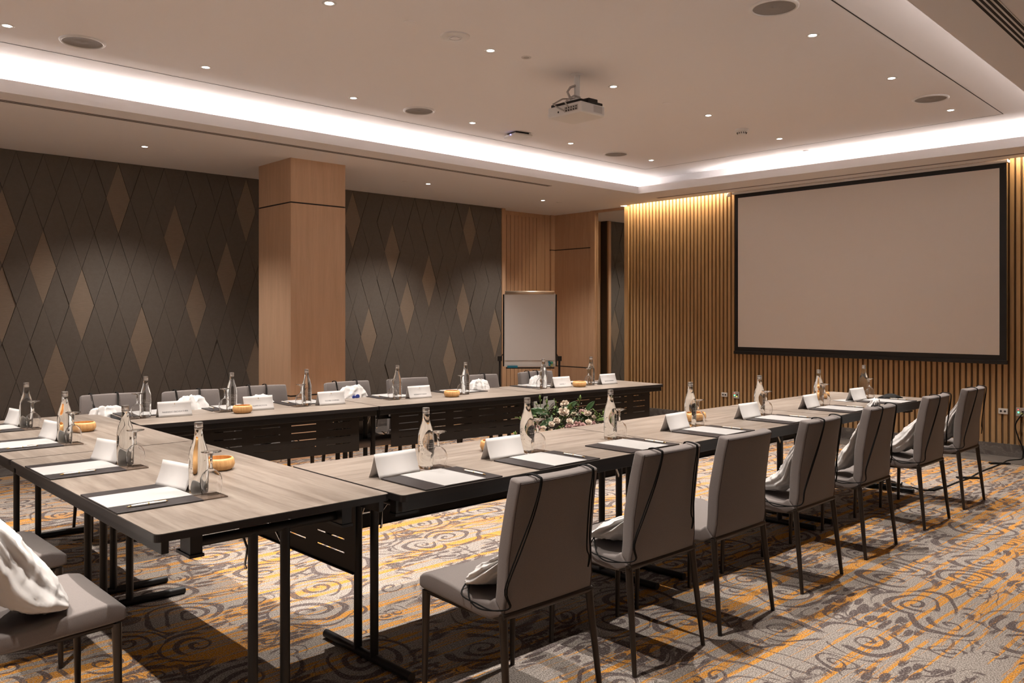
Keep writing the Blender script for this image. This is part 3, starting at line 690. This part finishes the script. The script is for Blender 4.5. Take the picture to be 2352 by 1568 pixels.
for i in (0, 1, 2, 3, 5, 6):
    x, y = farC[i]; w_ = [.80, .85, .70, 1.0, 0, .85, .65][i]
    bag((x, y), PI+FA, 'far', 20+i, 'white gathered bag on the %s chair from the left, far row%s' % (on[i], ', blue print' if i == 3 else ''), sx=[.055, .025, .025, .01, 0, .07, .045][i], ztop=[.80, .83, .81, .845, 0, .83, .83][i], front=True, blue=(i == 3), w=w_)
bag((.715, 3.10), R(-90), 'big', 41, 'white drawstring bag on the chair at lower left of the photo', sx=.09, w=1.0)

# ------------------------------------------------------------------ place settings
def make_pad():
    b = MB(); b.box(-.1975, .1975, 0, .295, .0005, .006); o = b.build('desk_pad', M['leather'], None, bevel=.002); return o
def make_sheet():
    b = MB(); b.box(-.105, .105, .0, .292, .0062, .0086); b.cur = 1
    b.box(-.012, .012, .268, .2695, .0085, .0088); b.box(-.003, .003, .273, .279, .0085, .0088); return b.build('paper_sheet', [M['paper'], M['greyp']])
def make_pen():
    t = thing('pen', None, None, (0, 0, 0))
    b = MB(); b.tube([(0, -.055, .0105), (0, .0, .0105), (0, .062, .0105)], [.0038, .0046, .0042], 10); smooth_by_angle(b.build('barrel', M['white'], t), 60)
    b = MB(); b.tube([(0, -.054, .0105), (0, -.070, .0095)], [.0036, .0008], 10); b.build('tip', M['gold'], t, True)
    b = MB(); b.tube([(0, .0, .0105), (0, .004, .0105)], .005, 10); b.build('ring', M['gold'], t, True)
    b = MB(); b.tube([(0, .060, .0105), (0, .068, .0105)], [.0035, .0025], 10); b.build('button', M['gold'], t, True)
    b = MB(); b.box(-.001, .001, .022, .062, .0150, .0162); b.build('clip', M['gold'], t); return t
def make_coaster():
    b = MB(); b.box(-.048, .048, -.048, .048, .0004, .0032); b.box(-.048, .048, -.048, -.046, .003, .0048); b.box(-.048, .048, .046, .048, .003, .0048); b.box(-.048, -.046, -.046, .046, .003, .0048); b.box(.046, .048, -.046, .046, .003, .0048)
    return b.build('coaster', M['tray'])
def make_bottle():
    t = thing('water_bottle', None, None, (0, 0, 0))
    pr = [(0, .003), (.028, .001), (.0335, .006), (.0345, .02), (.0355, .10), (.0355, .125), (.034, .148), (.029, .172), (.0215, .194), (.0165, .212), (.0142, .232), (.0138, .246), (0, .246)]
    b = MB(); b.lathe(pr, 32); smooth_by_angle(b.build('bottle_body', M['water'], t), 50)
    b = MB(); b.lathe([(.0146, .238), (.0154, .240), (.0154, .248), (.0148, .2485), (.0154, .2495), (.0154, .262), (.0145, .2645), (0, .2650)], 24); smooth_by_angle(b.build('cap', M['silver'], t), 50)
    b = MB(); rr = random.Random(5)
    for zz_, hgt, k0, k1 in ((.112, .0022, -9, 9), (.105, .0022, -8, 8), (.094, .006, -6, 6), (.084, .0018, -9, 9), (.079, .0018, -7, 7), (.062, .0018, -8, 8), (.057, .0018, -6, 6)):
        k = k0
        while k < k1:
            st = rr.choice((1, 1, 2)); a0 = (k*.075); a1 = a0+.05*st
            for base in (-PI/2, PI/2):
                r_ = .0359; c = [(r_*math.cos(base+a), r_*math.sin(base+a)) for a in (a0, (a0+a1)/2, a1)]
                b.add([(x, y, z) for z in (zz_, zz_+hgt) for x, y in c], [(0, 1, 4, 3), (1, 2, 5, 4)])
            k += st+.5
    b.build('printed_text', M['greyp'], t); return t
def make_glass():
    t = thing('water_goblet', None, None, (0, 0, 0))
    # upside-down goblet: rim on the coaster, foot on top
    b = MB(); b.lathe([(.0335, 0), (.0375, .018), (.0398, .038), (.0385, .055), (.032, .072), (.020, .084), (.008, .090)], 32)
    b.lathe([(.0075, .0895), (.018, .083), (.030, .0715), (.0365, .055), (.0378, .038), (.0357, .018), (.0318, 0)], 32); b.build('bowl', M['glass'], t, True)
    b = MB(); b.lathe([(.010, .088), (.0052, .096), (.0044, .115), (.0052, .138), (.010, .146)], 14); b.build('stem', M['water'], t, True)
    b = MB(); b.lathe([(.009, .145), (.022, .1495), (.036, .153), (.0365, .1545), (.018, .1552), (0, .1556)], 32); b.build('foot', M['water'], t, True); return t
PAD, SHE, PEN, COA, BOT, GLS = Repeat(make_pad), Repeat(make_sheet), Repeat(make_pen), Repeat(make_coaster), Repeat(make_bottle), Repeat(make_glass)
def text_mesh(txt, size):
    cu = bpy.data.curves.new('text', 'FONT'); cu.body = txt; cu.size = size; cu.align_x = 'CENTER'; cu.align_y = 'CENTER'; cu.extrude = .0001; cu.resolution_u = 2
    o = bpy.data.objects.new('text', cu); me = bpy.data.meshes.new_from_object(o); bpy.data.objects.remove(o); me.materials.clear(); me.materials.append(M['ink']); return me
def name_card(loc, rz, label, outer=None, bend=.006, ink_side=1):
    # tent card: the name faces +y (the middle of the room), the blank side faces the seat
    t = thing('name_card', label, 'name card', loc, rz, 'folded white name cards'); W, H, D = .105, .098, .036
    def side(sg):
        n_ = 6; A = lambda u, v: ((u-.5)*2*W, sg*(.001+D*(1-v)+bend*math.sin(PI*v)*-.6), .0005+H*v)
        B = lambda u, v: ((u-.5)*2*W, sg*(.0002+D*(1-v)+bend*math.sin(PI*v)*-.6-.0008), .0005+H*v)
        b = MB(); b.grid(A, B, 2, n_); b.build('front_flap' if sg > 0 else 'back_flap', M['card'], t, True)
    side(1); side(-1)
    if outer:
        an = math.atan2(H, D)
        def put(me, u, name):
            o = bpy.data.objects.new(name, me); COL.objects.link(o); o.parent = t; z = H*u
            o.location = (0, .0028+D*(1-u)+bend*math.sin(PI*u)*-.6, z); o.rotation_euler = (PI-an, 0, PI) if False else (an, 0, PI)
        put(text_mesh(outer, .0135), .33, 'name_text'); put(text_mesh('.' * 18, .008), .70, 'logo_text')
        b = MB(); b.box(-.0022, .0022, -.0001, .0001, -.003, .005); o = b.build('logo_mark', M['gold'], t); o.location = (0, .003+D*.2, H*.83)
    return t
def setting(org, rz, place, row, card=None, cardtext=None, dpad=(0, 0), bot=(.078, .358), gls=(.128, .337), coa=(.13, .345), cu=(-.098, .338), cr=0, pen=True):
    """org = middle of the place at the table edge; local x right, y towards the table middle"""
    g = lambda u, v: wp(org, rz, (u, v, 0))+Vector((0, 0, TZ))
    w_ = place+' of the '+row
    PAD.place(g(*dpad), rz, 'black desk pad, '+w_, 'desk pad', 'black desk pads on the tables')
    SHE.place(g(*dpad), rz, 'blank white sheet on desk pad, '+w_, 'paper', 'white sheets on the desk pads')
    if pen:
        p = g(dpad[0]+.147, .118); PEN.place(p+Vector((0, 0, -.0)), rz, 'white and gold pen, '+w_, 'pen', 'white pens on the desk pads')
    COA.place(g(*coa), rz, 'square brown coaster, '+w_, 'coaster', 'square coasters on the tables')
    BOT.place(g(*bot)+Vector((0, 0, 0.003 if abs(bot[0]-coa[0]) < .049 and abs(bot[1]-coa[1]) < .049 else 0)), rz, 'clear water bottle, '+w_, 'bottle', 'glass water bottles on the tables')
    GLS.place(g(*gls)+Vector((0, 0, .0048)), rz, 'upturned stemmed glass, '+w_, 'glass', 'upturned water glasses on the tables')
    if card is not None: name_card(g(*cu), rz+R(cr), card, cardtext)
pn = ['first place', 'second place', 'third place', 'fourth place', 'fifth place', 'sixth place', 'seventh place']
nx = [2.105, 2.715, 3.335, G(1559, 995, TZ).x+.205, G(1728.5, 966.5, TZ).x+.205, G(1878.8, 943, TZ).x+.205, G(1987.7, 924.7, TZ).x+.205]
for i, x in enumerate(nx):
    r_ = 'right-hand row from camera'
    setting((x, 2.492), 0, pn[i], r_, None if i == 2 else ['blank side of the nearest right-hand tent card', 'curved blank tent card in front of a bamboo bowl', '', 'white tent card with a name on its far side', 'small white tent card seen from behind', 'white tent card half hiding a bamboo bowl', 'white tent card near the black pouch'][i], None if i < 1 else 'STELLA' if i == 3 else None, cr=[2, -2, 0, 3, -2, 2, -3][i])
ly = [3.10, 3.885, 4.79, 5.56]
for i, y in enumerate(ly):
    setting((.937, y), R(-90), pn[i], 'left tables from camera', ['white tent card turned side-on, nearest left place', 'white tent card side-on, second left place', 'white tent card side-on, third left place', 'white tent card side-on, farthest left place'][i], None, bot=(.055, .335), gls=(.108, .36), coa=(.145, .338), cu=(-.096, .318), cr=[10, 12, 8, 8][i])
names = ['PANPARAT DECHGATHRN', 'C. KAMPHAD P.V.N.', 'WAYNE COLEMAN', 'INDRANTO YUDHA', None, 'MARWELL T.', 'THOMAS ANDERSEN']
clab = ['white name card, leftmost of the far row', 'white name card behind a bamboo bowl', 'white name card in front of the pillar', 'white name card with two printed words', '', 'white name card above the flower arrangement', 'rightmost white name card of the far row']
for i, (px, py) in enumerate(((325, 958), (523, 944), (692, 931), (906, 917), (1050, 904), (1218, 890), (1345, 884))):
    p = G(px, py-2, TZ); q = Vector((p.x, p.y))-FO; u = q.dot(FE)+.066; o = far(u+.02, FWd-.004)
    setting((o.x, o.y), FA+PI, pn[i], 'far row from the left', clab[i] if names[i] else None, names[i], bot=(.078, .345), gls=(.135, .372), coa=(.14, .36), cu=(-.085, .40), cr=[0, 0, 2, 2, 0, 1, 2][i])

# bamboo bowls
def make_bowl():
    b = MB(); b.lathe([(0, .001), (.050, .001), (.060, .010), (.0655, .026), (.062, .044), (.057, .052), (.052, .052), (.056, .040), (.058, .026), (.052, .012), (0, .010)], 36); return smooth_by_angle(b.build('wooden_bowl', M['bowl'], None), 60)
BW = Repeat(make_bowl)
for (px, py), lb in (((503, 1078), 'on the nearest left table behind a bottle'), ((192, 990), 'on the second left table'), ((1133, 1035), 'on the nearest right-hand table behind a name card'), ((1598, 965), 'behind the fourth bottle of the right-hand row'), ((1886, 914), 'mostly hidden behind a tent card near the screen'), ((557, 948), 'in front of the second name card, far row'), ((1038, 911), 'in the middle of the far row'), ((1331, 888), 'at the right end of the far row')):
    p = G(px, py, TZ); BW.place((p.x, p.y, TZ), 0, 'round bamboo bowl '+lb, 'bowl', 'bamboo bowls on the tables')
# loose papers and pouch at the end of the right-hand row
p = G(1945, 920, TZ); b = MB(); b.box(-.09, .09, -.06, .06, .0005, .004); b.cur = 1; b.box(.03, .088, .01, .03, .004, .0045); o = b.build('leaflet', [M['paper'], M['blue']]); o.location = (p.x, p.y, TZ); o.rotation_euler.z = R(-12)
tag(o, 'white leaflet with blue print on the last right-hand table', 'paper')
p = G(2042, 914, TZ); b = MB()
b.grid(lambda u, v: ((u-.5)*.20, (v-.5)*.09, .004+.028*math.sin(PI*u)**.6*math.sin(PI*v)**.6+.006*math.sin(9*u+4*v)), lambda u, v: ((u-.5)*.20, (v-.5)*.09, .001), 14, 8)
o = b.build('pouch', M['cord'], None, True); o.location = (p.x, p.y, TZ); o.rotation_euler.z = R(-20); tag(o, 'crumpled black cloth pouch on the last right-hand table', 'pouch')

# ------------------------------------------------------------------ flower arrangement on a dark stand between the rows
fc = Vector((4.27, 4.02))
t = thing('display_stand', 'dark stand carrying the flowers, hidden behind the right-hand tables', 'stand', (fc.x, fc.y, 0))
b = MB(); b.lathe([(0, .50), (.22, .50), (.225, .49), (.22, .48), (0, .48)], 32); b.build('stand_top', M['black'], t)
b = MB(); b.tube([(0, 0, .02), (0, 0, .48)], .02, 12); b.build('column', M['black'], t, True)
b = MB(); b.lathe([(0, .018), (.16, .014), (.165, 0), (0, 0)], 28); b.build('base', M['black'], t)
t = thing('flower_arrangement', 'loose bouquet of cream and pink roses with green leaves', 'flowers', (fc.x, fc.y, .5))
b = MB(); b.lathe([(0, .001), (.10, .001), (.14, .03), (.15, .07), (.13, .07), (0, .05)], 24); b.build('bowl', M['dark'], t, True)
Rc = Vector((Rv.x, Rv.y, 0)); Fc = Vector((Fv.x, Fv.y, 0)); Uc = Vector((0, 0, 1))
def fpos(px, py, dd=0):   # photo position to a point in the arrangement, dd metres towards the camera
    d = 5.86-dd; return Rc*((px-1176)/1905*d)+Fc*d+Uc*(1.42-(py-722)*d/1905)-Vector((fc.x, fc.y, .5))
rf = random.Random(12)
def rose(r, seed):
    b = MB(); rd = random.Random(seed)
    b.lathe([(0, .35*r), (r*.3, .3*r), (r*.36, 0), (r*.25, -.4*r), (0, -.5*r)], 10)
    for L, (rad, cnt, hgt, open_) in enumerate(((.42, 3, .75, .05), (.62, 4, .7, .18), (.82, 5, .6, .35), (1.0, 6, .45, .6))):
        for k in range(cnt):
            a0 = 2*PI*(k+.37*L)/cnt+rd.uniform(-.15, .15); wd = 2*PI/cnt*1.25; n_ = 6
            def Pt(u, v, th=0):
                a = a0+(u-.5)*wd*(.55+.45*math.sin(PI*min(1, v*.8+.2))); rr_ = r*(rad*(.35+.65*v**.6)+open_*.25*v*v)-th
                z = r*(-.5+(hgt+.42)*v-.18*(2*u-1)**2*v-open_*.25*v**3); return (rr_*math.cos(a), rr_*math.sin(a), z)
            b.grid(lambda u, v: Pt(u, v), lambda u, v: Pt(u, v, .0012), 5, 5)
    return b
fl = [(1295, 946, .035, 'petal', .10), (1297, 928, .028, 'petal', 0), (1318, 951, .020, 'petal', .10), (1309, 968, .024, 'petal', .16), (1279, 966, .022, 'petal', .16), (1267, 974, .020, 'petal', .18), (1349, 949, .026, 'petal', .08), (1352, 969, .022, 'petal', .14), (1249, 982, .017, 'petal', .18), (1337, 945, .021, 'pink', .06), (1307, 979, .024, 'pink', .18), (1326, 976, .027, 'pink', .18), (1338, 976, .022, 'pink', .16), (1361, 972, .020, 'pink', .12), (1236, 982, .018, 'pink', .16), (1365, 957, .016, 'petal', .08)]
for i, (px, py, r_, m_, dd) in enumerate(fl):
    o = rose(r_, i).build('rose', M[m_], t, True); o.location = fpos(px, py, dd); o.rotation_euler = Euler((R(rf.uniform(30, 60)), 0, R(46.63-90)+rf.uniform(-.5, .5)))
def leafmesh(l, w_, curl=.3):
    b = MB(); f = lambda u, v, th=0: (w_*math.sin(PI*min(1, v*.95+.03))**.8*(u-.5), l*v, curl*l*v*v*-.5+.25*abs(u-.5)*w_-th); b.grid(lambda u, v: f(u, v), lambda u, v: f(u, v, .0012), 4, 8); return b
lf = [(1262, 950, .14, .055, -75, 'leaf'), (1300, 940, .10, .04, 50, 'leaf'), (1345, 945, .10, .04, 35, 'leaf'), (1285, 978, .10, .045, -160, 'leaf2'), (1275, 985, .12, .05, 120, 'leaf'), (1325, 960, .10, .04, 80, 'leaf'), (1258, 990, .12, .05, 140, 'leaf'), (1300, 958, .10, .04, 20, 'leaf2'), (1240, 952, .10, .04, -60, 'leaf'), (1275, 945, .14, .05, 80, 'leaf'), (1370, 965, .09, .025, 75, 'leaf2'), (1380, 975, .08, .02, 95, 'leaf2'), (1293, 985, .10, .04, 170, 'leaf2'), (1270, 960, .12, .05, -120, 'leaf')]
for i, (px, py, l, w_, a, m_) in enumerate(lf):
    o = leafmesh(l, w_).build('leaf', M[m_], t, True); yd = (Rc*math.sin(R(a))+Uc*math.cos(R(a))-Fc*rf.uniform(.1, .5)).normalized(); zd = (-Fc+Uc*.5+Rc*rf.uniform(-.3, .3)); zd = (zd-yd*zd.dot(yd)).normalized(); xd = yd.cross(zd)
    mt = Matrix((xd, yd, zd)).transposed().to_4x4(); mt.translation = fpos(px, py, .06); o.matrix_basis = mt
b = MB(); b2 = MB()
for i in range(420):    # small leaves and sprigs filling the bunch
    px = rf.gauss(1300, 48); py = rf.gauss(962, 20)
    if not (1215 < px < 1392 and 925+abs(px-1300)*.22 < py < 998): continue
    p = fpos(px, py, rf.uniform(-.04, .12)); bb = b if i % 3 else b2
    d = Vector((rf.uniform(-1, 1), rf.uniform(-1, 1), rf.uniform(-.4, 1))).normalized(); s_ = d.cross(Vector((.3, .2, 1))).normalized()
    l = rf.uniform(.018, .045); q = l*.28; nn = d.cross(s_)*.002
    bb.add([p, p+d*l*.5+s_*q, p+d*l, p+d*l*.5-s_*q, p+d*l*.5+nn], [(0, 1, 4), (1, 2, 4), (2, 3, 4), (3, 0, 4)])
o = b.build('small_foliage', M['leaf'], t); tag(o, None, None, None, 'stuff'); o = b2.build('small_foliage', M['leaf2'], t); tag(o, None, None, None, 'stuff')
b = MB()
for i in range(260):
    px = min(1366, rf.choice((rf.gauss(1245, 12), rf.gauss(1338, 14), rf.gauss(1320, 14)))); py = rf.gauss(956, 10); p = fpos(px, py, rf.uniform(-.02, .12)); r_ = .0035
    b.add([p+Vector((r_, 0, 0)), p+Vector((-r_, 0, 0)), p+Vector((0, r_, 0)), p+Vector((0, -r_, 0)), p+Vector((0, 0, r_)), p+Vector((0, 0, -r_))], [(0, 2, 4), (2, 1, 4), (1, 3, 4), (3, 0, 4), (2, 0, 5), (1, 2, 5), (3, 1, 5), (0, 3, 5)])
o = b.build('baby_breath', M['petal'], t); tag(o, None, None, None, 'stuff')
for P_, bud in (([(1245, 960), (1242, 935), (1240, 918)], 1), ([(1250, 965), (1235, 935), (1228, 924)], 0), ([(1262, 955), (1257, 938), (1256, 927)], 1), ([(1325, 945), (1330, 925), (1333, 918)], 1), ([(1283, 945), (1275, 922), (1273, 915)], 0), ([(1240, 975), (1215, 965), (1200, 966), (1189, 958)], 0), ([(1235, 985), (1205, 995), (1187, 999), (1184, 1001)], 1), ([(1360, 965), (1372, 950), (1366, 943)], 0), ([(1365, 970), (1372, 958), (1386, 953)], 1), ([(1365, 980), (1380, 974), (1392, 971)], 0), ([(1370, 968), (1372, 955), (1378, 962)], 1)):
    b = MB(); pts = [fpos(x, y, .05) for x, y in P_]; b.tube(smoothpath(pts, 4), .0022, 5)
    for q in smoothpath(pts, 4)[3::3]: b.tube([q, q+Vector((rf.uniform(-.02, .02), rf.uniform(-.02, .02), rf.uniform(-.005, .025)))], [.002, .004], 5)
    if bud: b.tube([pts[-1], pts[-1]+Vector((0, 0, .015)), pts[-1]+Vector((0, 0, .035))], [.004, .0095, .002], 8)
    b.build('bud_stem', M['leaf2'], t, True)
# white wrapping card behind the flowers with black brush strokes
t2 = thing('gift_card', 'white folded card with black brush strokes standing behind the flowers', 'card', (0, 0, 0))
def cardpoly(P_, dd, nm='card_leaf'):
    b = MB(); A = [fpos(x, y, dd)+Vector((fc.x, fc.y, .5)) for x, y in P_]; B = [p+Fc*.002 for p in A]; n_ = len(A)
    b.add(A+B, [tuple(range(n_))[::-1], tuple(range(n_, 2*n_))]+[(i, (i+1)%n_, n_+(i+1)%n_, n_+i) for i in range(n_)]); return b.build(nm, M['card'], t2)
cardpoly([(1249, 911), (1258, 910), (1258, 920), (1274, 918), (1275, 936), (1252, 944), (1247, 925)], -.10)
cardpoly([(1226, 922), (1233, 921), (1235, 929), (1248, 927), (1250, 945), (1226, 943)], -.09)
b = MB()
for P_ in ([(1250, 919), (1252, 912), (1254, 918), (1257, 912)], [(1262, 935), (1268, 928), (1272, 925)], [(1266, 937), (1271, 932), (1274, 931)]):
    b.tube(smoothpath([fpos(x, y, -.097)+Vector((fc.x, fc.y, .5)) for x, y in P_], 4), .0018, 5)
b.build('brush_stroke', M['dark'], t2)

# ------------------------------------------------------------------ flip chart
d = 10.9; fcx = Fv*d+Rv*d*(1217-1176)/1905
t = thing('flip_chart', 'flip chart easel with blank paper pad in the far corner', 'flip chart', (fcx.x, fcx.y, 0), R(46.63-90))
k = d/1905; X = lambda px: (px-1217)*k; Z = lambda py: 1.42-(py-722)*k
b = MB(); b.box(X(1158), X(1276), .0, .015, Z(842), Z(674)); b.build('board', M['white'], t)
b = MB(); b.box(X(1159.5), X(1274.5), -.012, -.002, Z(827), Z(674)); b.build('paper_pad', M['card'], t)
b = MB(); b.tube([(X(1160), -.012, Z(672)), (X(1273), -.012, Z(672))], .023, 14); b.build('clamp_bar', M['clampm'], t, True)
for a_, c_ in ((1155, 1158), (1276, 1279)):
    b = MB(); b.box(X(a_), X(c_), -.006, .02, Z(841), Z(676)); b.build('side_rail', M['black'], t)
b = MB(); b.box(X(1162), X(1273), -.03, .01, Z(846), Z(843)); b.build('tray', M['black'], t)
b = MB(); b.box(X(1165), X(1189), -.055, -.012, Z(844), Z(839)); tag(b.build('marker_tray', M['teal'], t, bevel=.004), 'teal eraser on the tray')
for x_, y_, m_ in ((1261.5, 831.5, 'teal'), (1267.5, 832.5, 'green'), (1262, 837, 'teal'), (1267, 838.5, 'yellow')):
    b = MB(); b.tube([(X(x_), -.003, Z(y_)), (X(x_), -.022, Z(y_))], .016, 14); b.build('magnet', M[m_], t)
for px in (1148, 1285):
    b = MB(); b.box(X(px)-.014, X(px)+.014, .03, .06, .05, Z(824)); b.build('post', M['black'], t)
    b = MB(); b.box(X(px)-.030, X(px)+.030, .01, .07, Z(829), Z(818)); b.tube([(X(px), .04, Z(823)), (X(1157 if px < 1200 else 1277), .01, Z(811))], .006, 6); b.build('clamp', M['black'], t)
    b = MB(); b.box(X(px)-.02, X(px)+.02, -.28, .32, .03, .06)
    for yy in (-.25, .29): b.tube([(X(px)-.012, yy, .028), (X(px)+.012, yy, .028)], .026, 12)
    b.build('foot', M['black'], t)
b = MB(); b.box(X(1148), X(1285), .035, .055, .10, .14); b.build('crossbar', M['black'], t)
